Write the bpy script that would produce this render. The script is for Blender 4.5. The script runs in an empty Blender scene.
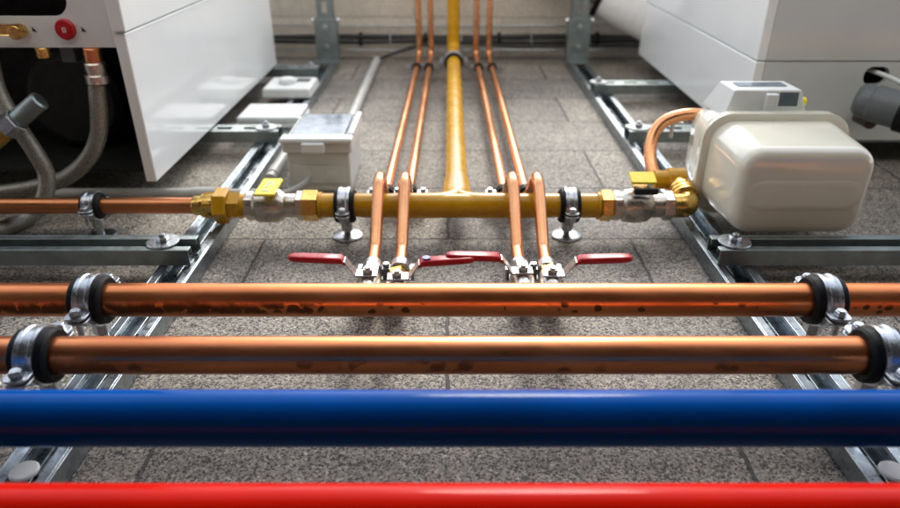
import bpy, bmesh, math, random
from mathutils import Vector, Matrix
random.seed(4)
R = math.radians
PI = math.pi
S = bpy.context.scene
C = S.collection
V = Vector

# ------------------------------------------------------------------ materials
def new_mat(name):
    m = bpy.data.materials.new(name); m.use_nodes = True
    nt = m.node_tree
    return m, nt, nt.nodes['Principled BSDF']

def N(nt, t, **k):
    n = nt.nodes.new(t)
    for a, b in k.items():
        if hasattr(n, a): setattr(n, a, b)
        else: n.inputs[a].default_value = b
    return n

def noise(nt, co, scale, detail=3, rough=.55, dist=0):
    n = nt.nodes.new('ShaderNodeTexNoise')
    n.inputs['Scale'].default_value = scale; n.inputs['Detail'].default_value = detail
    n.inputs['Roughness'].default_value = rough; n.inputs['Distortion'].default_value = dist
    nt.links.new(co, n.inputs['Vector']); return n.outputs[0]

def ramp(nt, fac, stops):
    r = nt.nodes.new('ShaderNodeValToRGB')
    while len(r.color_ramp.elements) < len(stops): r.color_ramp.elements.new(.5)
    for e, (p, c) in zip(r.color_ramp.elements, stops):
        e.position = p; e.color = (c[0], c[1], c[2], 1) if not isinstance(c, (int, float)) else (c, c, c, 1)
    nt.links.new(fac, r.inputs['Fac']); return r.outputs[0]

def mix(nt, fac, a, b, mode='MIX'):
    m = nt.nodes.new('ShaderNodeMix'); m.data_type = 'RGBA'; m.blend_type = mode
    for s, val in ((0, fac), (6, a), (7, b)):
        if hasattr(val, 'is_output'): nt.links.new(val, m.inputs[s])
        else: m.inputs[s].default_value = val if s == 0 else (val[0], val[1], val[2], 1)
    return m.outputs[2]

def math_(nt, op, a, b=None, c=None, clamp=False):
    m = nt.nodes.new('ShaderNodeMath'); m.operation = op; m.use_clamp = clamp
    for i, val in enumerate((a, b, c)):
        if val is None: continue
        if hasattr(val, 'is_output'): nt.links.new(val, m.inputs[i])
        else: m.inputs[i].default_value = val
    return m.outputs[0]

def mrange(nt, v, a, b, c=0, d=1):
    m = nt.nodes.new('ShaderNodeMapRange'); m.interpolation_type = 'SMOOTHSTEP'
    nt.links.new(v, m.inputs[0])
    for i, x in enumerate((a, b, c, d)): m.inputs[i+1].default_value = x
    return m.outputs[0]

def bump(nt, p, h, strength, dist):
    b = nt.nodes.new('ShaderNodeBump'); b.inputs['Strength'].default_value = strength; b.inputs['Distance'].default_value = dist
    nt.links.new(h, b.inputs['Height']); nt.links.new(b.outputs[0], p.inputs['Normal'])

def objco(nt): return N(nt, 'ShaderNodeTexCoord').outputs['Object']

def surf(name, col, col2=None, metal=0, rough=(.3, .45), scale=25, bstr=0, bscale=200, coat=0, dirt=None, spec=.5):
    m, nt, p = new_mat(name); p.inputs['Specular IOR Level'].default_value = spec
    co = objco(nt)
    n1 = noise(nt, co, scale, 4, .6)
    c2 = col2 or tuple(x*.8 for x in col)
    f = ramp(nt, n1, [(.35, 0), (.65, 1)])
    cc = mix(nt, f, col, c2)
    if dirt:
        n3 = noise(nt, co, scale*3.1, 6, .7)
        cc = mix(nt, ramp(nt, n3, [(.55, 0), (.72, dirt[3])]), cc, dirt[:3])
    nt.links.new(cc, p.inputs['Base Color'])
    n2 = noise(nt, co, scale*2.3, 4, .6)
    nt.links.new(mrange(nt, n2, .3, .7, rough[0], rough[1]), p.inputs['Roughness'])
    p.inputs['Metallic'].default_value = metal
    if coat:
        p.inputs['Coat Weight'].default_value = coat; p.inputs['Coat Roughness'].default_value = .06
    if bstr: bump(nt, p, noise(nt, co, bscale, 3), bstr, .001)
    return m

M = {}
M['galv'] = surf('galvanised_steel', (.42, .47, .50), (.28, .32, .35), 1, (.24, .42), 60, .12, 300, dirt=(.28, .28, .27, .6))
M['galv_dull'] = surf('dull_galvanised_steel', (.34, .385, .38), (.26, .30, .295), 1, (.35, .5), 40, .12, 300)
M['zinc'] = surf('bright_zinc', (.56, .58, .60), (.42, .44, .46), 1, (.24, .42), 150, .1, 400)
M['rubber'] = surf('black_rubber', (.006, .006, .006), (.011, .011, .011), 0, (.5, .7), 60, .15, 400, spec=.22)
M['black'] = surf('matt_black', (.006, .006, .006), (.01, .01, .01), 0, (.6, .8), 30)
M['brass'] = surf('brass', (.78, .52, .16), (.62, .38, .1), 1, (.2, .38), 60, .03, 300, dirt=(.45, .27, .08, .5))
M['nickel'] = surf('nickel_plate', (.66, .6, .53), (.52, .47, .42), 1, (.25, .42), 90, .1, 400)
M['ypaint'] = surf('ochre_yellow_paint', (.64, .335, .006), (.54, .27, .005), 0, (.22, .32), 18, .02, 60, 0)
M['ylever'] = surf('lemon_yellow_vinyl', (.9, .72, .008), (.82, .62, .006), 0, (.3, .42), 90)
M['print'] = surf('faded_blue_print', (.35, .42, .4), (.55, .55, .2), 0, (.4, .5), 400)
M['red'] = surf('red_vinyl', (.5, .008, .012), (.38, .006, .01), 0, (.25, .38), 80, .08, 300, 0, spec=.4)
M['blue_paint'] = surf('gloss_blue_paint', (.001, .08, .36), (.001, .066, .30), 0, (.07, .13), 9, .22, 13, 0, spec=.08)
M['red_paint'] = surf('gloss_red_paint', (.66, .012, .003), (.56, .009, .003), 0, (.08, .15), 9, .22, 13, 0, spec=.09)
M['enamel'] = surf('white_enamel', (.88, .9, .89), (.85, .87, .86), 0, (.1, .18), 8, .0, 60, .5)
M['duct'] = surf('bright_white_plastic', (.9, .9, .9), (.87, .87, .87), 0, (.25, .35), 12)
M['shaded_enamel'] = surf('shaded_white_enamel', (.62, .64, .62), (.58, .6, .58), 0, (.12, .2), 8, 0, 60, .4)  # white enamel greyed to carry the shade on the cabinet front
M['fascia'] = surf('grey_white_sheet', (.8, .8, .79), (.74, .74, .73), 0, (.35, .5), 20)
M['cream'] = surf('cream_enamel', (.82, .79, .66), (.78, .75, .62), 0, (.1, .18), 14, .05, 70, .5)
M['plastic'] = surf('white_plastic', (.72, .74, .73), (.66, .68, .67), 0, (.32, .45), 30, .04, 400)
M['gplastic'] = surf('pale_grey_plastic', (.66, .68, .66), (.62, .64, .62), 0, (.35, .5), 30, .06, 400)
M['conduit'] = surf('grey_pvc', (.5, .5, .47), (.42, .42, .39), 0, (.35, .5), 20)
M['waste'] = surf('dark_grey_pvc', (.13, .145, .15), (.11, .12, .125), 0, (.3, .42), 30)
M['cable'] = surf('black_cable', (.02, .02, .018), (.03, .029, .026), 0, (.4, .6), 40)
M['gcable'] = surf('grey_cable', (.42, .42, .39), (.36, .36, .33), 0, (.4, .5), 40)
M['screen'] = surf('grey_display', (.12, .15, .17), (.09, .11, .12), 0, (.1, .2), 60, 0, 60, .5)
M['bluemark'] = surf('blue_mark', (.05, .07, .4), (.05, .06, .3), 0, (.3, .4), 60)

M['bounce_pale'] = surf('pale_bounce_surface', (.84, .81, .76), (.78, .75, .7), 0, (.8, .95), 2)  # pale surface of the added bounce wall
M['brownfit'] = surf('brown_fitting', (.06, .035, .02), (.04, .025, .015), 0, (.4, .6), 40)
M['shade_dark'] = surf('dark_shade_surface', (.22, .21, .2), (.18, .175, .165), 0, (.7, .9), 3)  # dark surface of the added light blockers

def braided():
    m, nt, p = new_mat('braided_hose')
    co = objco(nt)
    w = nt.nodes.new('ShaderNodeTexVoronoi'); w.inputs['Scale'].default_value = 650
    nt.links.new(co, w.inputs['Vector'])
    nt.links.new(ramp(nt, w.outputs[0], [(0, (.52, .5, .44)), (.7, (.22, .21, .18))]), p.inputs['Base Color'])
    p.inputs['Metallic'].default_value = .6; p.inputs['Roughness'].default_value = .42
    bump(nt, p, w.outputs[0], .35, .001)
    return m
M['braid'] = braided()

def copper(name, bright, tarn, spots=None, rough=(.2, .36), stretch=(.25, 1, 1), sps=.95):
    m, nt, p = new_mat(name)
    co = objco(nt)
    mp = N(nt, 'ShaderNodeMapping'); nt.links.new(co, mp.inputs[0]); mp.inputs['Scale'].default_value = stretch
    n1 = noise(nt, mp.outputs[0], 38, 5, .62)
    c = mix(nt, ramp(nt, n1, [(.32, 0), (.7, 1)]), bright, tarn)
    fine = noise(nt, mp.outputs[0], 200, 3)
    c = mix(nt, ramp(nt, fine, [(.62, 0), (.75, .3)]), c, (.2, .07, .025))
    rr = mrange(nt, noise(nt, mp.outputs[0], 70, 4), .3, .7, rough[0], rough[1])
    met = None
    if spots:
        zc, zlo, zhi, dens, seed, xdense = spots
        sx = N(nt, 'ShaderNodeSeparateXYZ'); nt.links.new(co, sx.inputs[0])
        X, Y, Z = sx.outputs
        # dark flux stains dotted along the lower front of the pipe
        Zw = math_(nt, 'MULTIPLY_ADD', noise(nt, co, 70, 3), .012, math_(nt, 'SUBTRACT', Z, .006))
        band = math_(nt, 'MULTIPLY', mrange(nt, Zw, zlo-.005, zlo+.001), mrange(nt, Zw, zhi+.004, zhi-.003))
        vo = nt.nodes.new('ShaderNodeTexVoronoi'); vo.inputs['Scale'].default_value = dens
        vo.inputs['Randomness'].default_value = 1
        mp2 = N(nt, 'ShaderNodeMapping'); nt.links.new(co, mp2.inputs[0])
        mp2.inputs['Location'].default_value = (seed, .3*seed, 0)
        nz = nt.nodes.new('ShaderNodeTexNoise'); nz.inputs['Scale'].default_value = 90; nt.links.new(co, nz.inputs['Vector'])
        ad = N(nt, 'ShaderNodeVectorMath', operation='MULTIPLY_ADD')
        nt.links.new(nz.outputs[1], ad.inputs[0]); ad.inputs[1].default_value = (.006, .006, .006); nt.links.new(mp2.outputs[0], ad.inputs[2])
        nt.links.new(ad.outputs[0], vo.inputs['Vector'])
        gate = math_(nt, 'GREATER_THAN', noise(nt, mp2.outputs[0], 14, 1), .43)
        dense = mrange(nt, X, xdense, xdense-.12)
        thr = math_(nt, 'MULTIPLY_ADD', dense, .38, .36)
        sp = mrange(nt, math_(nt, 'SUBTRACT', thr, vo.outputs[0]), -.04, .1)
        sp = math_(nt, 'MULTIPLY', sp, math_(nt, 'MAXIMUM', gate, dense))
        sp = math_(nt, 'MULTIPLY', math_(nt, 'MULTIPLY', sp, band), sps)
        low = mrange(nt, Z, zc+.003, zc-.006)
        c = mix(nt, math_(nt, 'MULTIPLY', low, .72), c, (.24, .085, .03))  # dark reflection on the underside painted into the copper colour
        c = mix(nt, sp, c, (.055, .028, .016))
        rr = math_(nt, 'MULTIPLY_ADD', sp, .3, rr)
    nt.links.new(c, p.inputs['Base Color']); nt.links.new(rr, p.inputs['Roughness'])
    p.inputs['Metallic'].default_value = .95
    bump(nt, p, noise(nt, mp.outputs[0], 40, 2), .02, .0005)
    return m
M['copper'] = copper('copper', (.86, .42, .21), (.70, .32, .15), None, (.2, .32), (.6, .06, .6))
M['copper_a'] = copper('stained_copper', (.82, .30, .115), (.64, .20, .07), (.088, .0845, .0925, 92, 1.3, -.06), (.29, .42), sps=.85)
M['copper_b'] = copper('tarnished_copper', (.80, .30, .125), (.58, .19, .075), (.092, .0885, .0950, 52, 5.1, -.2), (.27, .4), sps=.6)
M['copper_c'] = copper('dull_copper', (.70, .28, .12), (.5, .19, .08), None, (.28, .42))

def concrete(name, base_l, base_d, pit, joint=True, wall=False):
    m, nt, p = new_mat(name)
    g = N(nt, 'ShaderNodeTexCoord').outputs['Object']
    mp = N(nt, 'ShaderNodeMapping'); nt.links.new(g, mp.inputs[0])
    if wall:
        mp.inputs['Rotation'].default_value = (R(-90), 0, 0); mp.inputs['Location'].default_value = (.1, .07, 0)
    else: mp.inputs['Location'].default_value = (.252, -.105, 0)
    # slightly wandering block edges
    nz = nt.nodes.new('ShaderNodeTexNoise'); nz.inputs['Scale'].default_value = 28; nz.inputs['Detail'].default_value = 4
    nt.links.new(g, nz.inputs['Vector'])
    ad = N(nt, 'ShaderNodeVectorMath', operation='MULTIPLY_ADD')
    nt.links.new(nz.outputs[1], ad.inputs[0]); ad.inputs[1].default_value = (.006, .006, 0); nt.links.new(mp.outputs[0], ad.inputs[2])
    br = nt.nodes.new('ShaderNodeTexBrick'); nt.links.new(ad.outputs[0], br.inputs['Vector'])
    br.offset = .5; br.offset_frequency = 2
    for k, v in (('Scale', 1), ('Mortar Size', .0021), ('Mortar Smooth', .3), ('Bias', 0), ('Brick Width', .504), ('Row Height', .183)):
        br.inputs[k].default_value = v
    br.inputs['Color1'].default_value = (.74, .74, .75, 1); br.inputs['Color2'].default_value = (1.12, 1.1, 1.06, 1)
    br.inputs['Mortar'].default_value = (1, 1, 1, 1)
    big = noise(nt, g, 5, 4, .6)
    med = noise(nt, g, 38, 4, .65)
    grain = noise(nt, g, 230, 5, .78)
    pits = noise(nt, g, 120, 5, .8, .2)
    c = mix(nt, ramp(nt, big, [(.35, 0), (.62, 1)]), base_l, base_d)
    c = mix(nt, ramp(nt, med, [(.4, 0), (.62, .5)]), c, tuple(x*.72 for x in base_l))
    c = mix(nt, 1, c, ramp(nt, grain, [(.3, .8), (.5, 1.02), (.68, 1.2)] if wall else [(.3, .45), (.5, .98), (.68, 1.45)]), 'MULTIPLY')
    pm = ramp(nt, pits, [(.36, 1), (.42, 0)])
    gate = ramp(nt, med, [(.3, 1), (.62, .55)])
    pm = math_(nt, 'MULTIPLY', pm, gate)
    wob = N(nt, 'ShaderNodeVectorMath', operation='MULTIPLY_ADD')
    n9 = nt.nodes.new('ShaderNodeTexNoise'); n9.inputs['Scale'].default_value = 300; n9.inputs['Detail'].default_value = 3
    nt.links.new(g, n9.inputs['Vector']); nt.links.new(n9.outputs[1], wob.inputs[0]); wob.inputs[1].default_value = (.0045, .0045, .0045); nt.links.new(g, wob.inputs[2])
    cell = nt.nodes.new('ShaderNodeTexVoronoi'); cell.inputs['Scale'].default_value = 620; nt.links.new(wob.outputs[0], cell.inputs['Vector'])
    sc_ = N(nt, 'ShaderNodeSeparateColor'); nt.links.new(cell.outputs['Color'], sc_.inputs[0])
    gv = sc_.outputs[0]
    c = mix(nt, 1, c, ramp(nt, gv, [(.0, .85 if wall else .5), (.5, .95), (.8, 1.05), (1, 1.1 if wall else 1.75)]), 'MULTIPLY')
    dk = math_(nt, 'MULTIPLY', math_(nt, 'LESS_THAN', gv, math_(nt, 'MULTIPLY_ADD', med, -.85, .70)), .88)
    pm = math_(nt, 'MAXIMUM', math_(nt, 'MULTIPLY', pm, .8), dk)
    if wall: pm = math_(nt, 'MULTIPLY', pm, .35)
    c = mix(nt, pm, c, pit)
    c = mix(nt, 1, c, br.outputs['Color'], 'MULTIPLY')
    jn = noise(nt, g, 16, 3)
    jf = math_(nt, 'MULTIPLY', br.outputs['Fac'], ramp(nt, jn, [(.3, 1), (.7, .72)]))
    if wall: jf = math_(nt, 'MULTIPLY', jf, .45)
    c = mix(nt, jf, c, (.025, .023, .02))
    nt.links.new(c, p.inputs['Base Color'])
    p.inputs['Roughness'].default_value = .62; p.inputs['Specular IOR Level'].default_value = .5
    h = math_(nt, 'SUBTRACT', math_(nt, 'MULTIPLY_ADD', grain, .5, med), math_(nt, 'MULTIPLY_ADD', br.outputs['Fac'], 2.0, math_(nt, 'MULTIPLY', pm, 1.2)))
    bump(nt, p, h, .75, .0022)
    return m
M['floor'] = concrete('porous_concrete_block', (.455, .41, .345), (.27, .24, .2), (.035, .033, .03))
M['wall'] = concrete('pale_concrete_block', (.93, .85, .74), (.86, .78, .67), (.6, .52, .43), wall=True)

def clear_plastic():
    m, nt, p = new_mat('clear_lid_plastic')
    co = objco(nt)
    nt.links.new(ramp(nt, noise(nt, co, 60, 4), [(.35, (.16, .21, .26)), (.65, (.42, .48, .54))]), p.inputs['Base Color'])
    p.inputs['Roughness'].default_value = .12; p.inputs['Transmission Weight'].default_value = .55
    p.inputs['IOR'].default_value = 1.45
    return m
M['clear'] = clear_plastic()

# ------------------------------------------------------------------ mesh helpers
def quad(bm, *pts): return bm.faces.new([bm.verts.new(p) for p in pts])

def box(bm, x0, x1, y0, y1, z0, z1, taper=0):
    t = taper
    v = [bm.verts.new(p) for p in ((x0, y0, z0), (x1, y0, z0), (x1, y1, z0), (x0, y1, z0),
                                   (x0+t, y0+t, z1), (x1-t, y0+t, z1), (x1-t, y1-t, z1), (x0+t, y1-t, z1))]
    for f in ((3, 2, 1, 0), (4, 5, 6, 7), (0, 1, 5, 4), (1, 2, 6, 5), (2, 3, 7, 6), (3, 0, 4, 7)):
        bm.faces.new([v[i] for i in f])

def frame_of(d):
    d = V(d).normalized()
    a = V((0, 0, 1)) if abs(d.z) < .9 else V((1, 0, 0))
    u = d.cross(a).normalized(); return u, d.cross(u).normalized()

def loft(bm, rings, cap=True, closed=False):
    vs = [[bm.verts.new(p) for p in r] for r in rings]
    n = len(vs[0])
    pairs = list(zip(vs, vs[1:])) + ([(vs[-1], vs[0])] if closed else [])
    for a, b in pairs:
        for i in range(n):
            bm.faces.new((a[i], a[(i+1) % n], b[(i+1) % n], b[i]))
    if cap and not closed:
        bm.faces.new(list(reversed(vs[0]))); bm.faces.new(vs[-1])

def ring(c, u, w, r, n, ph=0):
    return [V(c) + (u*math.cos(2*PI*i/n+ph) + w*math.sin(2*PI*i/n+ph))*r for i in range(n)]

def lathe(bm, p0, axis, prof, n=28, ph=0):
    """prof: (distance along axis, radius)"""
    a = V(axis).normalized(); u, w = frame_of(a)
    loft(bm, [ring(V(p0)+a*t, u, w, max(r, 1e-5), n, ph) for t, r in prof])

def cyl(bm, p0, p1, r, n=24, ch=0, r1=None):
    d = V(p1)-V(p0); L = d.length; r1 = r if r1 is None else r1
    pr = [(0, r-ch), (ch, r), (L-ch, r1), (L, r1-ch)] if ch else [(0, r), (L, r1)]
    lathe(bm, p0, d, pr, n)

def hexa(bm, p0, p1, r, ch=.0012, ph=0):
    d = V(p1)-V(p0); L = d.length
    lathe(bm, p0, d, [(0, r-ch), (ch, r), (L-ch, r), (L, r-ch)], 6, ph)

def smooth_path(pts, rad, seg=8):
    """round the corners of a polyline with the given bend radius"""
    pts = [V(p) for p in pts]; out = [pts[0]]
    for a, b, c in zip(pts, pts[1:], pts[2:]):
        d1 = (a-b); d2 = (c-b); ang = d1.angle(d2)
        t = min(rad/math.tan(ang/2) if ang > .01 else 0, d1.length*.49, d2.length*.49)
        if PI-ang < .02: out.append(b); continue
        p, q = b+d1.normalized()*t, b+d2.normalized()*t
        for i in range(seg+1):
            s = i/seg; out.append(p*(1-s)**2 + b*2*s*(1-s) + q*s*s)
    out.append(pts[-1]); return out

def catmull(pts, seg=8):
    pts = [V(p) for p in pts]; P = [pts[0]*2-pts[1]] + pts + [pts[-1]*2-pts[-2]]; out = []
    for i in range(1, len(P)-2):
        a, b, c, d = P[i-1:i+3]
        for k in range(seg):
            t = k/seg
            out.append(.5*((2*b)+(c-a)*t+(2*a-5*b+4*c-d)*t*t+(3*b-a-3*c+d)*t**3))
    out.append(pts[-1]); return out

def tube(bm, pts, r, n=20, cap=True):
    pts = [V(p) for p in pts]
    q = [pts[0]]
    for p in pts[1:]:
        if (p-q[-1]).length > 1e-5: q.append(p)
    pts = q
    tang = [(pts[min(i+1, len(pts)-1)]-pts[max(i-1, 0)]).normalized() for i in range(len(pts))]
    u, w = frame_of(tang[0]); rings = []
    for i, p in enumerate(pts):
        if i:
            q = tang[i-1].rotation_difference(tang[i]); u = q @ u; w = q @ w
        rings.append(ring(p, u, w, r(i/(len(pts)-1)) if callable(r) else r, n))
    loft(bm, rings, cap)

def rrect(w, h, r, n=6):
    """rounded rectangle, counter clockwise"""
    out = []
    for cx, cy, a0 in ((w/2-r, h/2-r, 0), (-w/2+r, h/2-r, 90), (-w/2+r, -h/2+r, 180), (w/2-r, -h/2+r, 270)):
        for i in range(n+1):
            a = R(a0+90*i/n); out.append((cx+r*math.cos(a), cy+r*math.sin(a)))
    return out

def rplate(bm, o, u, v, w, h, r, t, ch=0):
    """rounded plate with centre o, sides along u and v, thickness t along u x v"""
    u, v = V(u), V(v); nn = u.cross(v)
    def rg(k, d): return [V(o)+u*a+v*b+nn*d for a, b in rrect(w-2*k, h-2*k, max(r-k, 1e-4))]
    loft(bm, [rg(ch, 0), rg(0, ch), rg(0, t-ch), rg(ch, t)] if ch else [rg(0, 0), rg(0, t)])

def channel(bm, axis, a0, a1, c, z, w=.046, h=.021, flip=False, slots=True):
    """strut channel with inturned lips, open side up (or down when flipped)"""
    t = .0024; lip = .0115; ret = .005
    def bx(p0, p1, q0, q1, s0, s1):
        if flip: s0, s1 = h-s1, h-s0
        if axis == 'y': box(bm, c+q0, c+q1, p0, p1, z+s0, z+s1)
        else: box(bm, p0, p1, c+q0, c+q1, z+s0, z+s1)
    hw = w/2
    for s in (-1, 1):
        q = sorted((s*hw, s*(hw-t))); bx(a0, a1, q[0], q[1], 0, h)
        q = sorted((s*(hw-t), s*(hw-lip))); bx(a0, a1, q[0], q[1], h-t, h-.0001)
        q = sorted((s*(hw-lip+t), s*(hw-lip))); bx(a0, a1, q[0], q[1], h-t-ret, h-t)
    sw = .0065
    if not slots: bx(a0, a1, -hw+t, hw-t, .0002, t)
    else:
        for s in (-1, 1):
            q = sorted((s*(hw-t), s*sw)); bx(a0, a1, q[0], q[1], .0002, t)
        p = a0; pitch = .05; sl = .028
        while p < a1:
            bx(p, min(p+pitch-sl, a1), -sw, sw, .0003, t-.0001); p += pitch

def obj(name, bm, mat, parent=None, bev=0, ang=35, seg=2, loc=None):
    bmesh.ops.recalc_face_normals(bm, faces=bm.faces)
    me = bpy.data.meshes.new(name); bm.to_mesh(me); bm.free()
    me.materials.append(M[mat] if isinstance(mat, str) else mat)
    for p in me.polygons: p.use_smooth = True
    me.set_sharp_from_angle(angle=R(ang))
    o = bpy.data.objects.new(name, me); C.objects.link(o)
    if loc: o.location = loc
    if parent: o.parent = parent
    if bev:
        b = o.modifiers.new('bevel', 'BEVEL'); b.width = bev; b.segments = seg; b.limit_method = 'ANGLE'; b.angle_limit = R(40)
        b.harden_normals = True
    return o

def tag(o, label, cat, group=None):
    o['label'] = label; o['category'] = cat
    if group: o['group'] = group
    return o

def thing(name, label, cat, loc=(0, 0, 0), rz=0, group=None):
    o = bpy.data.objects.new(name, None); C.objects.link(o); o.empty_display_size = .02
    o.location = loc; o.rotation_euler = (0, 0, rz)
    return tag(o, label, cat, group)

def dup(root, loc, rz=None, label=None, group=None):
    r = root.copy(); C.objects.link(r); r.location = loc
    if rz is not None: r.rotation_euler = (0, 0, rz)
    if label: r['label'] = label
    if group: r['group'] = group
    for ch in [o for o in root.children]:
        c = ch.copy(); C.objects.link(c); c.parent = r
        for g in [o for o in ch.children]:
            d = g.copy(); C.objects.link(d); d.parent = c
    return r
BM = bmesh.new

# ------------------------------------------------------------------ setting
bm = BM(); quad(bm, (-6, -6, 0), (6, -6, 0), (6, 6, 0), (-6, 6, 0))
o = obj('floor', bm, 'floor'); o['kind'] = 'structure'
bm = BM(); box(bm, -5, 5, -1.5, -1.3, -.01, .85)
o = obj('added_shade_wall', bm, 'shade_dark'); o['kind'] = 'structure'  # unseen wall added to darken what the near pipes reflect
bm = BM(); box(bm, -5, 5, .3, .5, .952, 4.6)
o = obj('added_bounce_wall', bm, 'bounce_pale'); o['kind'] = 'structure'  # unseen pale wall added to bounce sunlight onto the far wall
bm = BM(); box(bm, -5, 5, -1.5, .52, .852, .95)
o = obj('added_shade_ceiling', bm, 'shade_dark'); o['kind'] = 'structure'  # unseen ceiling added to keep overhead sky off the near pipes
bm = BM(); box(bm, -3, 3, 2.03, 2.2, -.01, .36)
tag(obj('block_wall', bm, 'wall', bev=.003), 'pale beige block wall closing off the far end behind the cables', 'wall')

# ------------------------------------------------------------------ rails
XL, XR = -.331, .345
def bolt(parent, x, y, z, rw=.019, cap='zinc'):
    b = BM(); cyl(b, (x, y, z), (x, y, z+.0025), rw, 32, .0006); w = obj('washer', b, cap, parent)
    b = BM(); hexa(b, (x, y, z+.0025), (x, y, z+.0085), .0075); cyl(b, (x, y, z+.0085), (x, y, z+.0125), .0038, 14, .0006)
    obj('bolt', b, 'zinc', w, ang=25)

for x, lab in ((XL, 'long slotted steel floor rail running into depth on the left'),
               (XR, 'long slotted steel floor rail running into depth on the right')):
    r = thing('mounting_rail', lab, 'rail', (x, 0, 0), 0, 'floor rails')
    b = BM(); channel(b, 'y', -.1, 1.9, 0, .0012); obj('channel', b, 'galv', r, bev=.0007)
    b = BM(); cyl(b, (0, .384, .0225), (0, .384, .0262), .0108, 36, .0012)
    obj('washer', b, 'gplastic', r)

ZC = .0225
cross = [('y0', -1.3, -.315, .738, False, 'nearest left cross rail with a large washer and bolt at its end', -.352),
         ('y1', -1.0, -.312, 1.2, True, 'left cross rail in front of the flat white box, washer on its end', -.336),
         ('y2', -1.0, -.325, 1.70, True, 'farthest left cross rail behind the white thermostat', -.345),
         ('y3', .325, 1.4, .738, False, 'nearest right cross rail passing beneath the cream gas meter', .349),
         ('y4', .325, 1.2, 1.2, True, 'right cross rail behind the copper bend beside the meter', .345),
         ('y5', .325, 1.2, 1.54, True, 'farthest right cross rail under the white cabinet', .338)]
for _, x0, x1, y, fl, lab, bx_ in cross:
    r = thing('cross_rail', lab, 'rail', (0, 0, 0), 0, 'cross rails bolted on the floor rails')
    b = BM(); channel(b, 'x', x0, x1, y, ZC, .042, .021, fl, slots=True)
    obj('channel', b, 'galv_dull', r, bev=.0007)
    bolt(r, bx_, y, ZC+.0212, .0195)

# upright posts at the far end
for x, lab, px in ((XL, 'left upright slotted steel post bolted to the end of its floor rail', .036), (XR, 'right upright slotted steel post bolted to the end of its floor rail', -.036)):
    r = thing('upright_post', lab, 'post', (x, 1.87, 0), 0, 'upright steel posts')
    b = BM()
    w = .021
    for s in (-1, 1): box(b, min(s*w, s*(w-.0025)), max(s*w, s*(w-.0025)), 0, .035, .0235, .335)
    z = .0235
    for s in (-1, 1): box(b, min(s*(w-.0025), s*.0065), max(s*(w-.0025), s*.0065), .0002, .0026, .0235, .335)
    while z < .33:
        box(b, -.0065, .0065, .0003, .0025, z, min(z+.022, .335)); z += .05
    obj('channel', b, 'galv_dull', r, bev=.0006)
    b = BM()
    rplate(b, (0, -.0035, .078), (1, 0, 0), (0, 0, 1), .06, .108, .004, -.003, .0)
    box(b, -.03, .03, -.045, -.0038, .0235, .0265)
    for s in (-1, 1):
        xs = sorted((s*.03, s*.027)); box(b, xs[0], xs[1], -.0034, .026, .026, .131)
    br = obj('bracket', b, 'galv_dull', r, bev=.0008)
    for zz in (.06, .112):
        b = BM(); lathe(b, (0, -.007, zz), (0, -1, 0), [(0, .0075), (.004, .0075), (.006, .006)], 6); obj('bolt', b, 'zinc', br, ang=25)
    for sx in (-1, 1):
        b = BM(); hexa(b, (sx*.030, .01, .125), (sx*.037, .01, .125), .008); obj('bolt', b, 'zinc', br, ang=25)

# ------------------------------------------------------------------ pipe clamps
def clamp_parts(root, r, zc, base, disc=0, ear=.018, w=.030, boss=.007):
    """rubber lined clamp around a pipe along local X, centre height zc, standing on local z=base"""
    b = BM()
    ro = r+.0065; hw = w/2
    loft(b, [ring((x, 0, zc), V((0, 1, 0)), V((0, 0, 1)), rr, 40) for x, rr in
             ((-hw, r+.0003), (-hw, ro-.002), (-hw+.002, ro), (-.008, ro+.0006), (.008, ro+.0006), (hw-.002, ro), (hw, ro-.002), (hw, r+.0003))], cap=False, closed=True)
    obj('rubber_lining', b, 'rubber', root)
    b = BM(); rb = ro+.0005
    loft(b, [ring((x, 0, zc), V((0, 1, 0)), V((0, 0, 1)), rr, 40) for x, rr in
             ((-.0075, rb), (-.0075, rb+.0018), (-.0045, rb+.0022), (-.003, rb+.001), (.003, rb+.001), (.0045, rb+.0022), (.0075, rb+.0018), (.0075, rb))], cap=False, closed=True)
    for s in (-1, 1):
        for k in (0, 1):
            rplate(b, (0, s*(rb+ear*.42), zc-.0034+k*.0046), (1, 0, 0), (0, 1, 0), .019, ear, .006, .0022, .0005)
    band = obj('steel_band', b, 'zinc', root)
    for s in (-1, 1):
        b = BM(); yy = s*(rb+ear*.5)
        hexa(b, (0, yy, zc+.0035), (0, yy, zc+.0085), .0052, .0008, .3)
        cyl(b, (0, yy, zc+.0085), (0, yy, zc+.0093), .0035, 14)
        cyl(b, (0, yy, zc-.017), (0, yy, zc+.0034), .0028, 12)
        obj('screw', b, 'zinc', band, ang=25)
    b = BM()
    ztop = zc-rb-.0005
    hexa(b, (0, 0, max(base+.002, ztop-.013)), (0, 0, ztop), boss+.001)
    cyl(b, (0, 0, base), (0, 0, ztop), boss*.66, 16)
    obj('stud', b, 'zinc', root, ang=25)
    if disc:
        b = BM(); lathe(b, (0, 0, base), (0, 0, 1), [(0, disc), (.0012, disc), (.0026, disc*.9), (.0034, .009)], 40); obj('base_plate', b, 'zinc', root)

def clamp(name, loc, r, zc, base, label, group, rz=0, **k):
    t = thing(name, label, 'pipe clamp', loc, rz, group); clamp_parts(t, r, zc, base, **k); return t

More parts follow.
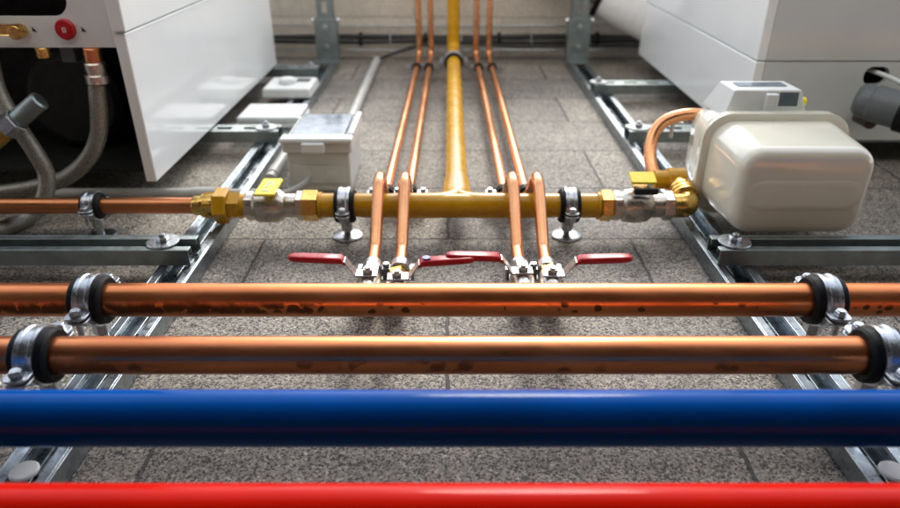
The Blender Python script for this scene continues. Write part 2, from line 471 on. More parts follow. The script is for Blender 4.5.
R1 = .0157
Y1, Z1 = .5336, .088
Y2, Z2 = .443, .092
YB, ZB, RB = .345, .113, .0188
YR, ZR = .268, .108
G = 'rubber lined clamps on the copper pipes'
ck = clamp('pipe_clamp', (XL, Y1, 0), R1, Z1, .0222, 'left rubber lined clamp on the rear thick copper pipe', G)
dup(ck, (XR, Y1, 0), 0, 'right rubber lined clamp on the rear thick copper pipe')
dup(ck, (XL, Y2, Z2-Z1), 0, 'left rubber lined clamp on the front copper pipe next to the blue pipe')
dup(ck, (XR, Y2, Z2-Z1), 0, 'right rubber lined clamp on the front copper pipe next to the blue pipe')
ck2 = clamp('pipe_clamp', (XL, YB, 0), RB, ZB, .0222, 'clamp holding the blue pipe at the left picture edge', 'clamps on the painted pipes')
dup(ck2, (XR+.006, YB, 0), 0, 'clamp holding the blue pipe beyond the right picture edge')

# ------------------------------------------------------------------ big pipes
def straight(name, mat, y, z, r, x0, x1, label, cat='pipe'):
    b = BM(); n = 60
    tube(b, [(x0+(x1-x0)*i/n, y, z) for i in range(n+1)], r, 48)
    return tag(obj(name, b, mat), label, cat)
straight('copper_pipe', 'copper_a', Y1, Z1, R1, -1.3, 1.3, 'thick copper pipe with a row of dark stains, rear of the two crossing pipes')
straight('copper_pipe', 'copper_b', Y2, Z2, R1-.0003, -1.3, 1.3, 'thick copper pipe with shade coloured into its lower side, directly behind the blue pipe')
straight('blue_pipe', 'blue_paint', YB, ZB, RB, -1.3, 1.3, 'glossy blue painted pipe crossing the whole picture')
straight('red_pipe', 'red_paint', YR, ZR, RB, -1.3, 1.3, 'glossy red painted pipe, nearest of all at the bottom edge')

# ------------------------------------------------------------------ yellow gas pipe
YG, ZG, RG, XG = .844, .046, .0168, .0095
gas = thing('gas_pipe', 'ochre yellow painted gas pipe shaped like a T in the middle', 'gas pipe', (0, 0, 0))
b = BM()
n = 40
tube(b, [(-.178+(.381)*i/n, YG, ZG) for i in range(n+1)], RG, 36)
for s in (-1, 1):
    tube(b, smooth_path([(XG+s*.085, YG+.0002, ZG), (XG-s*.004, YG+.0002, ZG), (XG-s*.001, YG+.085, ZG)], .06, 14), RG+.0008, 36)
tube(b, smooth_path([(XG, YG+.03, ZG), (XG, 1.2, ZG), (XG, 1.60, ZG), (XG, 1.905, ZG), (XG, 1.905, .10), (XG, 1.905, .345)], .04, 12), RG-.0001, 36)
obj('run', b, 'ypaint', gas, ang=50)
for x in (-.1785, .1995):
    b = BM(); cyl(b, (x, YG, ZG), (x+.0045, YG, ZG), RG+.0022, 36, .001); obj('end_collar', b, 'ypaint', gas)
gk = clamp('pipe_clamp', (-.1425, YG, 0), RG, ZG, .0005, 'clamp on a round foot holding the yellow pipe beside the left copper tubes', 'clamps on the yellow pipe', disc=.021, ear=.014, w=.027)
dup(gk, (.162, YG, 0), 0, 'clamp on a round foot holding the yellow pipe beside the right copper tubes')
dup(gk, (XG, 1.745, 0), R(90), 'clamp around the yellow pipe far back below its upward bend')

# ------------------------------------------------------------------ left gas valve, union, copper pipe
def gas_valve(name, loc, label, left):
    t = thing(name, label, 'valve', loc, 0, 'ball valves on the yellow pipe')
    r = .0205
    b = BM()
    lathe(b, (-.026, 0, 0), (1, 0, 0), [(0, .0165), (.003, .019), (.012, .019), (.016, .0225), (.03, .0238), (.046, .0225), (.054, .0165), (.070, .0165)], 32)
    cyl(b, (.009, 0, .014), (.009, 0, .030), .0085, 20, .001)
    obj('body', b, 'nickel', t)
    for x0, x1 in ((-.026, -.0145), (.043, .0565)):
        b = BM(); hexa(b, (x0, 0, 0), (x1, 0, 0), .0205, .0016, .26); obj('hex_collar', b, 'nickel', t, ang=25)
    b = BM(); hexa(b, (.009, .0, .0262), (.009, .0, .0312), .0112); obj('stem_nut', b, 'brass', t, ang=25)
    b = BM()
    return t
t = gas_valve('gas_valve', (-.252, YG, ZG), 'nickel ball valve with a bright yellow lever plate on the left gas line', True)
b = BM(); rplate(b, (.013, -.017, .0325), (1, 0, 0), (0, 1, 0), .027, .056, .003, .0032, .0009)
lv = obj('lever', b, 'ylever', t)
b = BM()
for (px, py, w, h) in ((-.004, .006, .004, .022), (.002, .008, .003, .016), (-.003, -.015, .010, .006)):
    rplate(b, (px+.015, py-.017, .0358), (1, 0, 0), (0, 1, 0), w, h, .001, .0003)
obj('print', b, 'print', lv)
b = BM(); hexa(b, (-.2005, YG, ZG), (-.179, YG, ZG), .0215, .0016, .26)
tag(obj('brass_nut', b, 'brass', ang=25), 'brass hexagon nut between the left valve and the yellow pipe', 'nut', 'brass nuts on the yellow pipe')
b = BM(); hexa(b, (.2045, YG, ZG), (.2205, YG, ZG), .0215, .0016, .26)
tag(obj('brass_nut', b, 'brass', ang=25), 'brass hexagon nut between the yellow pipe and the right valve', 'nut', 'brass nuts on the yellow pipe')

u = thing('pipe_union', 'ochre painted pipe union above the left floor rail', 'fitting', (0, 0, 0))
b = BM()
lathe(b, (-.349, YG, ZG), (1, 0, 0), [(0, .0125), (.002, .0135), (.012, .0135), (.0125, .0165), (.030, .019)], 28); obj('solder_collar', b, 'brass', u)
b = BM(); hexa(b, (-.333, YG, ZG), (-.319, YG, ZG), .0195, .0016, .5)
hexa(b, (-.3195, YG, ZG), (-.3005, YG, ZG), .0245, .0022, .1); hexa(b, (-.3008, YG, ZG), (-.284, YG, ZG), .0195, .0016, .5)
cyl(b, (-.285, YG, ZG), (-.277, YG, ZG), .0165, 24); obj('union_nut', b, 'ypaint', u, ang=25)
straight('gas_supply_pipe', 'copper_c', YG, ZG, .0112, -1.3, -.347, 'thinner dull copper pipe entering from the left into the yellow union')
clamp('pipe_clamp', (-.486, YG, 0), .0112, ZG, .0005, 'clamp on a round foot holding the thinner copper pipe at left', None, disc=.02, ear=.013, w=.026)

# ------------------------------------------------------------------ right valve, elbow, copper bend
t = gas_valve('gas_valve', (.2465, YG, ZG), 'nickel ball valve with a yellow and black lever on the right gas line', False)
b = BM(); rplate(b, (.012, .004, .037), (1, 0, 0), (0, .95, .3), .034, .024, .003, .004, .0009)
lv = obj('lever', b, 'ylever', t)
b = BM(); rplate(b, (.0135, -.0125, .0265), (1, 0, 0), (0, 0.2, .98), .032, .0085, .003, .006, .001); obj('lever_edge', b, 'black', lv)
e = thing('brass_elbow', 'brass elbow turning back from the right valve beside the meter', 'fitting', (0, 0, 0))
b = BM(); tube(b, smooth_path([(.3035, YG, ZG), (.325, YG, ZG), (.325, YG+.055, ZG+.008)], .016, 10), .0165, 28)
for k in range(3):
    xx = .0
    lathe(b, (.325, YG+.014+k*.008, ZG+.004+k*.001), (0, 1, .15), [(0, .0165), (.001, .0195), (.005, .0195), (.006, .0165)], 28)
obj('elbow', b, 'brass', e)
b = BM(); lathe(b, (.337, YG+.06, ZG+.014), (-1, 0, 0), [(0, .013), (.003, .017), (.026, .017), (.028, .0135), (.045, .0135), (.046, .011)], 28)
obj('sleeve', b, 'ypaint', e)
b = BM()
tube(b, catmull([(.312, YG+.062, .056), (.298, YG+.075, .060), (.2945, .945, .082), (.301, .965, .106), (.318, .975, .124), (.345, .975, .1335), (.375, .975, .134)], 10), .0092, 24)
tag(obj('copper_bend', b, 'copper'), 'short curved copper pipe rising from the brass elbow to the meter', 'pipe')
h = thing('meter_bracket', 'small zinc clip with wing screw between copper bend and meter', 'bracket', (.334, .985, .118))
b = BM(); rplate(b, (0, 0, 0), (1, 0, 0), (0, 1, 0), .03, .014, .005, .003, .0006); obj('plate', b, 'zinc', h)
b = BM(); cyl(b, (0, 0, -.022), (0, 0, .007), .003, 12); hexa(b, (0, 0, .003), (0, 0, .008), .006); obj('screw', b, 'zinc', h, ang=25)

# ------------------------------------------------------------------ gas meter
mt = thing('gas_meter', 'cream enamelled gas meter with a flanged rounded body and grey counter', 'gas meter', (0, 0, 0))
MX, MZ = .4365, .0945
def yring(w, h, r, y, dx=0, dz=0): return [V((MX+dx+a, y, MZ+dz+b_)) for a, b_ in rrect(w, h, r, 8)]
b = BM()
loft(b, [yring(.176, .124, .030, .874), yring(.1735, .1215, .030, .85), yring(.169, .117, .029, .805), yring(.166, .1145, .028, .785), yring(.162, .111, .026, .777), yring(.154, .103, .022, .7715), yring(.142, .091, .017, .7695)], True)
fs = obj('front_shell', b, 'cream', mt, ang=60)
b = BM()
loft(b, [yring(.142, .040, .0195, .7690, 0, -.002), yring(.139, .037, .0183, .7686, 0, -.002), yring(.130, .028, .0138, .7681, 0, -.002), yring(.12, .020, .0098, .7680, 0, -.002)], True)
obj('embossing', b, 'cream', fs, ang=70)
b = BM()
loft(b, [yring(.190, .138, .034, .8700), yring(.195, .143, .036, .8715), yring(.195, .143, .036, .884), yring(.190, .138, .034, .8865)], True)
obj('flange', b, 'cream', mt, ang=50)
b = BM()
loft(b, [yring(.176, .124, .030, .885), yring(.170, .118, .029, .935), yring(.162, .110, .026, .965), yring(.146, .094, .02, .973)], True)
obj('rear_shell', b, 'cream', mt, ang=60)
ix = BM()
vv = [ix.verts.new(p) for p in ((.372, .900, .150), (.487, .900, .150), (.483, .975, .150), (.368, .975, .150), (.384, .905, .1885), (.474, .905, .1885), (.472, .957, .1885), (.382, .957, .1885))]
for f in ((3, 2, 1, 0), (4, 5, 6, 7), (0, 1, 5, 4), (1, 2, 6, 5), (2, 3, 7, 6), (3, 0, 4, 7)): ix.faces.new([vv[i] for i in f])
cb = obj('counter_box', ix, 'gplastic', mt, bev=.0025, seg=3)
b = BM(); rplate(b, (.428, .934, .1886), (1, 0, 0), (0, 1, 0), .068, .022, .003, .0008); obj('top_window', b, 'clear', cb)
b = BM(); box(b, .425, .441, .8955, .908, .160, .1845); obj('clip', b, 'gplastic', cb, bev=.0015)
b = BM(); rplate(b, (.4575, .9033, .176), (1, 0, 0), (0, .12, .99), .026, .019, .001, -.0014); obj('dial_window', b, 'screen', cb)
b = BM(); cyl(b, (.481, .915, .170), (.487, .915, .170), .006, 16, .001); obj('seal', b, 'ylever', mt)
for sx in (-.075, .0, .075):
    pass
b = BM()
for k in range(7):
    x = MX-.075+.025*k
    hexa(b, (x, .8695, MZ-.0665), (x, .8665, MZ-.0665), .0035, .0005)
b.free()

# ------------------------------------------------------------------ copper tubes with crossover bows
RT = .0078
tubes = [(-.0935, -.0945, -.084, 'first thin copper tube from the left, bowed over the yellow pipe'),
         (-.0600, -.0600, -.052, 'second thin copper tube from the left, bowed over the yellow pipe'),
         (.0835, .0800, .071, 'third thin copper tube from the left, just right of the yellow riser'),
         (.1165, .1120, .106, 'fourth thin copper tube from the left, outermost on the right')]
for xn, xm, xf, lab in tubes:
    b = BM()
    pts = [(xn+.001, Y1+.012, .078), (xn+.001, .618, .024), (xn, .645, .0225), (xn, .715, .025), (xn, .748, .030), (xn, .826, .0865), (xn, .852, .0865), (xm, .898, .031), (xm, .95, .031),
           (xf+(xm-xf)*.45, 1.45, .031), (xf, 1.885, .031), (xf, 1.885, .10), (xf, 1.885, .34)]
    tube(b, smooth_path(pts, .022, 8), RT, 24)
    tag(obj('copper_tube', b, 'copper'), lab, 'copper tube', 'thin copper tubes')

def double_clamp(loc, sp, label, rubber=True, wide=.016, group='double clamps on the thin copper tubes'):
    t = thing('double_clamp', label, 'pipe clamp', loc, 0, group)
    zc = .031
    for s in (-1, 1):
        b = BM(); xx = s*sp/2; ro = RT+.0042
        loft(b, [ring((xx, y, zc), V((1, 0, 0)), V((0, 0, 1)), rr, 28) for y, rr in
                 ((-.008, RT+.0002), (-.008, ro-.001), (-.007, ro), (.007, ro), (.008, ro-.001), (.008, RT+.0002))], cap=False, closed=True)
        obj('rubber_ring', b, 'rubber' if rubber else 'zinc', t)
    b = BM()
    zb = zc-RT-.0062
    prof = []
    e1, e2, m = sp/2+RT+(.019 if rubber else .009), sp/2+RT+.0045, sp/2-RT-.0045
    prof = [(-e1, zb), (e1, zb), (e1, zc+.002), (e2, zc+.002), (e2, zb+.0018), (m, zb+.0018), (m, zc+.002), (-m, zc+.002), (-m, zb+.0018), (-e2, zb+.0018), (-e2, zc+.002), (-e1, zc+.002)]
    loft(b, [[V((x, y, z)) for x, z in prof] for y in (-.0065, .0065)])
    sd = obj('saddle', b, 'zinc', t, ang=25)
    for x in ((-sp/2-RT-.013, 0, sp/2+RT+.013) if rubber else (0,)):
        b = BM(); hexa(b, (x, 0, zc+.0022), (x, 0, zc+.007), .0045, .0006); obj('screw', b, 'zinc', sd, ang=25)
    return t
double_clamp((-.0775, .925, 0), .0345, 'black lined double clamp holding the left tube pair behind the yellow pipe')
double_clamp((.096, .925, 0), .032, 'black lined double clamp holding the right tube pair behind the yellow pipe')
double_clamp((-.070, 1.745, 0), .0325, 'far double clamp holding the left tube pair below the bends')
double_clamp((.0905, 1.745, 0), .0345, 'far double clamp holding the right tube pair below the bends')

# ------------------------------------------------------------------ lever valves (red)
def lever_valve(loc, label):
    t = thing('lever_valve', label, 'valve', loc, 0, 'red lever valves on the thin copper tubes')
    b = BM()
    lathe(b, (0, -.033, .0235), (0, 1, .02), [(0, .0105), (.012, .0105), (.013, .013), (.02, .0135), (.033, .0148), (.046, .0135), (.052, .0105)], 24)
    cyl(b, (0, 0, .03), (0, 0, .0385), .007, 18)
    obj('body', b, 'nickel', t)
    b = BM(); hexa(b, (0, .019, .0238), (0, .035, .0241), .0135, .0012, .2); obj('tube_nut', b, 'zinc', t, ang=25)
    b = BM(); hexa(b, (0, -.035, .0232), (0, -.022, .0234), .0132, .0012, .2); obj('tube_nut', b, 'brass', t, ang=25)
    b = BM()
    # stamped lever: flat plate, rising arm
    prof = [(.011, .0385), (-.013, .0385), (-.0245, .0555), (-.034, .0562)]
    w = [.0078, .008, .0066, .006]
    rings_ = []
    for (x, z), ww in zip(prof, w):
        rings_.append([V((x, -ww, z)), V((x, ww, z)), V((x, ww, z+.0026)), V((x, -ww, z+.0026))])
    loft(b, rings_)
    obj('lever_plate', b, 'zinc', t, bev=.0006)
    b = BM(); hexa(b, (0, 0, .0412), (0, 0, .0462), .0062, .0008); cyl(b, (0, 0, .0462), (0, 0, .0485), .0034, 14); obj('stem_nut', b, 'nickel', t, ang=25)
    b = BM()
    secs = [(-.0185, .0455, .0075, .0052, 1), (-.0235, .0545, .0085, .0056, .7), (-.029, .0582, .009, .0062, 0), (-.05, .0592, .0092, .0062, 0), (-.075, .0602, .0088, .0060, 0), (-.083, .0606, .0078, .0056, 0), (-.087, .0607, .005, .0045, 0), (-.0885, .0607, .002, .0025, 0)]
    rr = []
    for x, z, hy, hz, tl in secs:
        rr.append([V((x-(b2*.5*tl), a, z+b2*(1-.3*tl))) for a, b2 in rrect(hy*1.6, hz*1.25, min(hy*.8, hz*.62)*.75, 5)])
    loft(b, rr)
    obj('grip', b, 'red', t, ang=60)
    return t
lv1 = lever_valve((-.0935, .668, 0), 'valve with the red lever pointing left, outermost on the left')
lv2 = dup(lv1, (-.0600, .662, -.001), R(183), 'valve with the red lever pointing right and a blue dot, second from left')
dup(lv1, (.0835, .672, .0012), R(1.5), 'valve with the red lever pointing left, third from left')
dup(lv1, (.1165, .668, 0), R(179), 'valve with the red lever pointing right, outermost on the right')
b = BM(); lathe(b, (-.0335, .0, .0626), (0, 0, 1), [(0, .0045), (.0016, .0045)], 20)
for g in lv2.children:
    if g.name.startswith('grip'): em = obj('emblem', b, 'bluemark', g); break
double_clamp((-.0765, .708, -.0065), .0335, 'bare zinc double clip holding the left tube pair right behind the red lever valves', False, group=None)
double_clamp((.1000, .708, -.0065), .033, 'bare zinc double clip holding the right tube pair right behind the red lever valves', False, group=None)

# ------------------------------------------------------------------ electrical boxes, conduit
eb = thing('junction_box', 'grey enclosure with a clear hinged lid beside the left rail', 'electrical box', (0, 0, 0))
b = BM(); box(b, -.255, -.157, 1.002, 1.138, .0005, .066, 0); obj('housing', b, 'gplastic', eb, bev=.004, seg=3)
b = BM(); box(b, -.260, -.152, .997, 1.143, .0662, .083); lid = obj('lid_frame', b, 'plastic', eb, bev=.004, seg=3)
b = BM(); box(b, -.252, -.165, 1.020, 1.136, .0832, .089); obj('clear_window', b, 'clear', lid, bev=.003, seg=3)
b = BM(); box(b, -.262, -.150, .990, 1.016, .0835, .092); obj('lid_lip', b, 'plastic', lid, bev=.004, seg=3)
b = BM(); box(b, -.228, -.192, .984, .9968, .070, .086); obj('latch', b, 'plastic', lid, bev=.003, seg=3)
b = BM(); box(b, -.160, -.151, 1.02, 1.14, .0836, .092); obj('hinge', b, 'plastic', lid, bev=.002)
b = BM(); rplate(b, (-.206, 1.0015, .031), (1, 0, 0), (0, 0, 1), .082, .030, .002, .002, .0006); kp = obj('knockout_panel', b, 'gplastic', eb)
for x in (-.226, -.187):
    b = BM(); lathe(b, (x, .9994, .031), (0, -1, 0), [(0, .0105), (.0015, .0105), (.0018, .0085), (.0019, .001)], 28); obj('knockout', b, 'gplastic', kp)
b = BM(); tube(b, catmull([(-.222, 1.0, .028), (-.226, .975, .026), (-.238, .955, .024), (-.256, .94, .022), (-.275, .935, .018)], 8), .0045, 14)
tag(obj('grey_cable', b, 'gcable'), 'thin grey cable looping out of the clear lidded box', 'cable')
fb = thing('flat_box', 'flat white junction box lying on the rail beside the white cabinet', 'electrical box', (0, 0, 0))
b = BM(); box(b, -.412, -.288, 1.262, 1.366, .0230, .031); obj('base', b, 'plastic', fb, bev=.002)
b = BM(); box(b, -.410, -.290, 1.264, 1.364, .0312, .044); obj('lid', b, 'plastic', fb, bev=.004, seg=3)
th = thing('thermostat', 'small white controller with round knob and dark display', 'thermostat', (0, 0, 0))
b = BM(); box(b, -.416, -.306, 1.475, 1.59, .023, .045, .003); obj('case', b, 'plastic', th, bev=.005, seg=3)
b = BM(); lathe(b, (-.367, 1.53, .0451), (0, 0, 1), [(0, .02), (.008, .019), (.011, .016)], 30); obj('knob', b, 'plastic', th)
b = BM(); rplate(b, (-.335, 1.553, .0451), (1, 0, 0), (0, 1, 0), .03, .028, .003, .0012); obj('display', b, 'screen', th)

b = BM(); tube(b, [(-1.3, .972, .0095), (-.9, .972, .0095), (-.5, .972, .0095), (-.385, .972, .0095)], .0088, 20)
cyl(b, (-.40, .972, .0095), (-.365, .972, .0095), .0102, 20, .0008)
tube(b, [(-.366, .972, .0095), (-.27, .972, .0095)], .0078, 20)
tag(obj('conduit', b, 'conduit'), 'grey plastic conduit lying across the floor behind the left copper pipe', 'conduit', 'grey conduits')
b = BM(); tube(b, [(-.281, .985, .0285), (-.281, 1.1, .0285), (-.281, 1.24, .0285)], .009, 20); cyl(b, (-.281, 1.0, .0285), (-.281, 1.03, .0285), .0105, 20, .0008)
tag(obj('conduit', b, 'conduit'), 'short grey conduit running back between left rail and grey enclosure', 'conduit', 'grey conduits')
b = BM(); tube(b, [(-.204, 1.13, .011), (-.205, 1.5, .011), (-.205, 1.93, .011)], .0105, 20)
tag(obj('conduit', b, 'conduit'), 'straight grey conduit from the grey enclosure to the far wall', 'conduit', 'grey conduits')

# ------------------------------------------------------------------ cables and wire tray at the back
tr = thing('wire_tray', 'thin wire cable tray along the foot of the far wall', 'cable tray', (0, 0, 0))
for i in range(18):
    x = -1.62+.183*i+.02*math.sin(i*2.1)
    b = BM(); tube(b, smooth_path([(x, 2.026, .088), (x+.004, 1.985, .086), (x+.004, 1.972, .030), (x, 2.026, .024)], .01, 4), .0018, 8)
    obj('wire_loop', b, 'zinc', tr)
b = BM()
for y, z in ((2.022, .0895), (1.97, .031)): tube(b, [(-2.5, y, z), (2.5, y, z)], .0018, 8)
obj('long_wire', b, 'zinc', tr)
def wavy(y, z, r, ph, a=.002, n=60):
    b = BM(); tube(b, catmull([(-2.5+5*i/n, y+a*math.sin(i*1.3+ph), z+a*math.sin(i*.9+ph*2)) for i in range(n+1)], 3), r, 12); return b
tag(obj('black_cable', wavy(1.985, .052, .0068, 0), 'cable'), 'black cable along the far wall, lowest and frontmost of the bundle', 'cable', 'black cables along the far wall')
tag(obj('black_cable', wavy(2.005, .060, .0075, 1.4), 'cable'), 'black cable along the far wall, upper one closest to the blocks', 'cable', 'black cables along the far wall')
b = BM(); tube(b, catmull([(-.205, 1.925, .011), (-.19, 1.94, .016), (-.13, 1.955, .034), (-.08, 1.968, .046), (.0, 1.972, .05), (.12, 1.972, .045), (.22, 1.972, .040), (.4, 1.972, .042), (.7, 1.972, .043)], 6), .0045, 12)
tag(obj('black_cable', b, 'cable'), 'black cable leaving the grey conduit end to join the bundle', 'cable')
for x in (-.36, -.255, -.07, .14, .42):
    b = BM(); loft(b, [ring((x+dx, 1.995, .056), V((0, 1, 0)), V((0, 0, 1)), rr, 20) for dx, rr in ((-.004, .018), (-.004, .0195), (.004, .0195), (.004, .018))], cap=False, closed=True)
    tag(obj('cable_tie', b, 'rubber'), 'black tie wrapped around the cable bundle at the far wall', 'cable tie', 'cable ties on the far bundle')
# flue
fl = thing('flue_duct', 'large white round duct at top right in front of the far wall', 'duct', (0, 0, 0))
b = BM(); ax = V((.86, -.26, -.42)).normalized(); p0 = V((.42, 1.92, .20))
lathe(b, p0, ax, [(0, .068), (.004, .074), (.5, .074)], 48); obj('duct', b, 'duct', fl)
b = BM(); lathe(b, p0-ax*.012, ax, [(0, .070), (.002, .078), (.014, .078), (.016, .074)], 48); obj('gasket', b, 'rubber', fl)
b = BM(); lathe(b, p0-ax*.3, ax, [(0, .052), (.29, .052)], 40); obj('inner_duct', b, 'wall', fl)

# ------------------------------------------------------------------ left cabinet (boiler)
bl = thing('boiler', 'white cabinet at left with its near end open over hoses and a dark interior', 'boiler', (0, 0, 0))
BX0, BX1 = -1.15, -.433
b = BM(); box(b, -.449, BX1, .931, 1.714, .0455, .2575); obj('side_panel', b, 'enamel', bl, bev=.0022, seg=3)
b = BM(); box(b, -.449, BX1+.003, .928, 1.714, .2592, .46); obj('upper_panel', b, 'enamel', bl, bev=.0022, seg=3)
b = BM()
box(b, BX0, -.4495, 1.16, 1.17, .046, .46); box(b, BX0, -.4495, 1.1705, 1.712, .0456, .056); box(b, BX0-.01, BX0-.0005, .94, 1.712, .046, .46)
box(b, BX0, -.4495, .96, 1.159, .44, .455); box(b, -.4545, -.4495, .955, 1.159, .047, .4395)
box(b, BX0, -.4495, 1.70, 1.7135, .057, .46); box(b, BX0, -.4495, .9601, 1.6995, .4552, .46)
box(b, BX0, -.455, .97, 1.159, .0465, .052)  # black plate added in place of the deep shade under the cabinet
obj('inner_casing', b, 'black', bl)  # casing coloured near black to hold the cavity's shade
# fascia strip with a rounded opening
b = BM()
outer = [(-1.14, .2365), (-.4505, .2365), (-.4475, .29), (-.4475, .42), (-1.14, .42)]
hole = [(-.66+a, .327+c) for a, c in rrect(.306, .10, .022, 6)]
vo = [b.verts.new((x, .945, z)) for x, z in outer]; vh = [b.verts.new((x, .945, z)) for x, z in hole]
es = [b.edges.new((vo[i], vo[(i+1) % len(vo)])) for i in range(len(vo))] + [b.edges.new((vh[i], vh[(i+1) % len(vh)])) for i in range(len(vh))]
bmesh.ops.triangle_fill(b, use_beauty=True, edges=es)
ex = bmesh.ops.extrude_face_region(b, geom=b.faces[:])
bmesh.ops.translate(b, verts=[v for v in ex['geom'] if isinstance(v, bmesh.types.BMVert)], vec=(0, .004, 0))
fa = obj('fascia', b, 'fascia', bl)
b = BM(); lathe(b, (-.517, .9445, .2605), (0, -1, 0), [(0, .0135), (.003, .0135), (.005, .0118), (.0055, .006), (.0055, .001)], 36); bt = obj('red_button', b, 'red', fa)
b = BM()
for dx in (-.0018, .0018): rplate(b, (-.517+dx, .9388, .2605), (1, 0, 0), (0, 0, 1), .0011, .005, .0005, -.0004)
for dz in (-.0026, .0026): rplate(b, (-.517, .93875, .2605+dz), (1, 0, 0), (0, 0, 1), .0044, .001, .0004, -.0004)
obj('zero_mark', b, 'fascia', bt)
for x in (-.5605, -.494):
    b = BM(); q = [b.verts.new(p) for p in ((x-.002, .9443, .264), (x+.004, .9443, .2575), (x-.002, .9443, .2575))]; b.faces.new(q); obj('arrow_mark', b, 'black', fa)
b = BM(); cyl(b, (-.577, .9445, .259), (-.577, .926, .259), .0095, 24, .0015); rplate(b, (-.598, .927, .2625), (1, 0, 0), (0, 0, 1), .06, .014, .005, -.005, .001)
obj('brass_tap', b, 'brass', fa)
b = BM(); cyl(b, (-.559, .95, .2360), (-.559, .95, .222), .010, 20, .001); obj('pipe_stub', b, 'brass', fa)
b = BM(); box(b, -.540, -.520, .955, .99, .214, .2362); obj('grey_spacer', b, 'waste', fa, bev=.002)
b = BM(); cyl(b, (-.60, 1.06, .13), (-.60, 1.155, .13), .075, 40, .01); cyl(b, (-.475, 1.05, .19), (-.475, 1.155, .19), .03, 32, .006); obj('pressure_vessel', b, 'black', bl)

# hoses
hs = thing('flexible_hose', 'braided grey hose hanging below the red button and sweeping left', 'hose', (0, 0, 0), 0, 'braided hoses')
b = BM(); tube(b, catmull([(-.493, .945, .19), (-.4955, .943, .172), (-.499, .942, .148), (-.509, .942, .112), (-.533, .942, .077), (-.575, .942, .047), (-.63, .935, .033), (-.70, .925, .028), (-.80, .92, .026)], 10), .0118, 24); obj('braid', b, 'braid', hs)
b = BM(); cyl(b, (-.489, .945, .2362), (-.490, .945, .217), .0115, 24, .001); obj('copper_end', b, 'copper_c', hs)
b = BM(); lathe(b, (-.490, .945, .2172), (-.02, 0, -1), [(0, .0125), (.002, .0145), (.016, .0135), (.018, .016), (.028, .016), (.031, .0125)], 28); obj('ferrule', b, 'nickel', hs)
hs = thing('flexible_hose', 'braided grey hose curving down behind the nut and under the left copper pipe', 'hose', (0, 0, 0), 0, 'braided hoses')
b = BM(); tube(b, catmull([(-.625, .935, .235), (-.622, .925, .185), (-.605, .915, .142), (-.583, .905, .10), (-.577, .905, .065), (-.585, .892, .032), (-.605, .870, .0125), (-.632, .83, .012), (-.68, .80, .012), (-.78, .78, .012)], 10), .0112, 24); obj('braid', b, 'braid', hs)
nu = thing('hose_coupling', 'steel and brass hose nut at the left picture edge', 'fitting', (0, 0, 0))
d = V((.80, .12, .58)).normalized(); p = V((-.600, .885, .140))
b = BM(); hexa(b, p, p+d*.022, .0175, .0016, .3); obj('steel_nut', b, 'zinc', nu, ang=25)
b = BM(); cyl(b, p-d*.03, p-d*.0004, .013, 24, .002); obj('brass_end', b, 'brass', nu)
b = BM(); lathe(b, p+d*.0224, d, [(0, .012), (.002, .0130), (.042, .0130), (.044, .0105)], 28); obj('ferrule', b, 'galv_dull', nu)

# ------------------------------------------------------------------ right cabinet
br_ = thing('boiler', 'white cabinet at right with closed front coloured shade grey behind the gas meter', 'boiler', (0, 0, 0))
QX = .502
b = BM(); box(b, QX, QX+.016, 1.125, 1.838, .0455, .1785); obj('side_panel', b, 'enamel', br_, bev=.002, seg=3)
b = BM(); box(b, QX, QX+.016, 1.125, 1.838, .1802, .46); obj('upper_side_panel', b, 'enamel', br_, bev=.002, seg=3)
def hole_plate(x0, x1, z0, z1, y, hx, hz, hw, hh):
    b = BM()
    vo = [b.verts.new((x, y, z)) for x, z in ((x0, z0), (x1, z0), (x1, z1), (x0, z1))]
    vh = [b.verts.new((hx+a, y, hz+c)) for a, c in rrect(hw, hh, min(hw, hh)*.45, 8)]
    es = [b.edges.new((vo[i], vo[(i+1) % 4])) for i in range(4)] + [b.edges.new((vh[i], vh[(i+1) % len(vh)])) for i in range(len(vh))]
    bmesh.ops.triangle_fill(b, use_beauty=True, edges=es)
    ex = bmesh.ops.extrude_face_region(b, geom=b.faces[:])
    bmesh.ops.translate(b, verts=[v for v in ex['geom'] if isinstance(v, bmesh.types.BMVert)], vec=(0, .012, 0))
    return b
obj('front_panel', hole_plate(QX+.0163, 1.3, .0455, .1785, 1.1255, .706, .1555, .042, .03), 'shaded_enamel', br_)
b = BM(); box(b, QX+.0163, 1.3, 1.1255, 1.138, .1800, .46); obj('upper_front_panel', b, 'shaded_enamel', br_, bev=.001)
b = BM(); box(b, QX+.0165, 1.3, 1.1385, 1.836, .046, .06); box(b, QX+.0165, 1.3, 1.1385, 1.836, .445, .4595); box(b, QX+.0165, 1.3, 1.18, 1.19, .061, .444); obj('inner_casing', b, 'black', br_)
w = thing('waste_pipe', 'dark grey plastic pipe leaving the right cabinet front', 'pipe', (0, 0, 0))
p0 = V((.672, 1.085, .126)); d = V((.62, -.62, -.10)).normalized()
b = BM(); lathe(b, p0, d, [(-.012, .012), (-.010, .022), (-.004, .0265), (.0, .0275), (.012, .0275), (.014, .0292), (.3, .0292)], 40); obj('pipe', b, 'waste', w)
b = BM(); lathe(b, p0+d*.055, d, [(0, .0294), (.001, .0325), (.02, .0325), (.021, .0294)], 40); obj('socket', b, 'rubber', w)
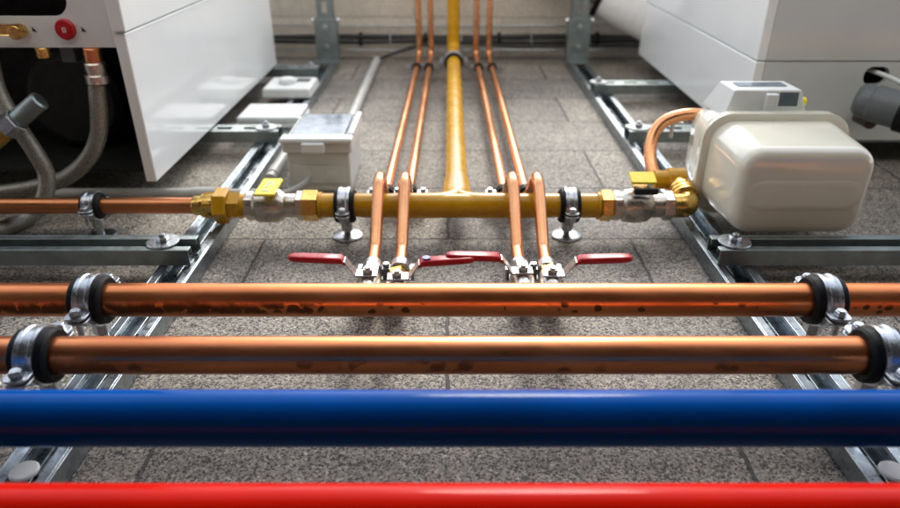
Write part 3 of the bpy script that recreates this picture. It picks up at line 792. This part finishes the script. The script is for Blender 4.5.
b = BM(); cyl(b, (.695, 1.124, .088), (.695, 1.085, .088), .011, 20, .001); obj('stub', b, 'brownfit', w)
b = BM(); tube(b, catmull([(.703, 1.16, .160), (.710, 1.12, .160), (.722, 1.09, .155), (.742, 1.05, .145), (.78, 1.0, .13)], 8), .0036, 12)
tag(obj('white_cable', b, 'plastic'), 'thin white cable leaving the dark opening in the right cabinet', 'cable')

# ------------------------------------------------------------------ camera, light
cam = bpy.data.cameras.new('camera'); co_ = bpy.data.objects.new('camera', cam); C.objects.link(co_)
cam.lens = 27; cam.sensor_width = 36; cam.clip_start = .01; cam.clip_end = 200
co_.location = (0, 0, .42); co_.rotation_euler = (R(90-28), 0, 0)
cam.dof.use_dof = True; cam.dof.focus_distance = .68; cam.dof.aperture_fstop = 4.6
S.camera = co_

EL, AZ = 36, 8       # sun low behind the far wall, a little to the right
sun = bpy.data.lights.new('sun', 'SUN'); so = bpy.data.objects.new('sun', sun); C.objects.link(so)
sun.energy = 2.2; sun.angle = R(18); sun.color = (1, .95, .87)
dirv = V((math.sin(R(AZ))*math.cos(R(EL)), math.cos(R(AZ))*math.cos(R(EL)), math.sin(R(EL))))
so.rotation_euler = (-dirv).to_track_quat('-Z', 'Y').to_euler()
so.location = dirv*5
wd = bpy.data.worlds.new('World'); S.world = wd; wd.use_nodes = True
nt = wd.node_tree; bg = nt.nodes['Background']
sky = nt.nodes.new('ShaderNodeTexSky'); sky.sky_type = 'NISHITA'; sky.sun_disc = False
sky.sun_elevation = R(EL); sky.sun_rotation = R(AZ); sky.air_density = 1.0; sky.dust_density = .7
hsv = nt.nodes.new('ShaderNodeHueSaturation'); hsv.inputs['Saturation'].default_value = .4; hsv.inputs['Value'].default_value = 3.0
nt.links.new(sky.outputs[0], hsv.inputs['Color']); nt.links.new(hsv.outputs[0], bg.inputs['Color'])
bg.inputs['Strength'].default_value = .15
S.view_settings.view_transform = 'Standard'; S.view_settings.look = 'None'; S.view_settings.exposure = 0
S.render.engine = 'CYCLES'
S.cycles.max_bounces = 8
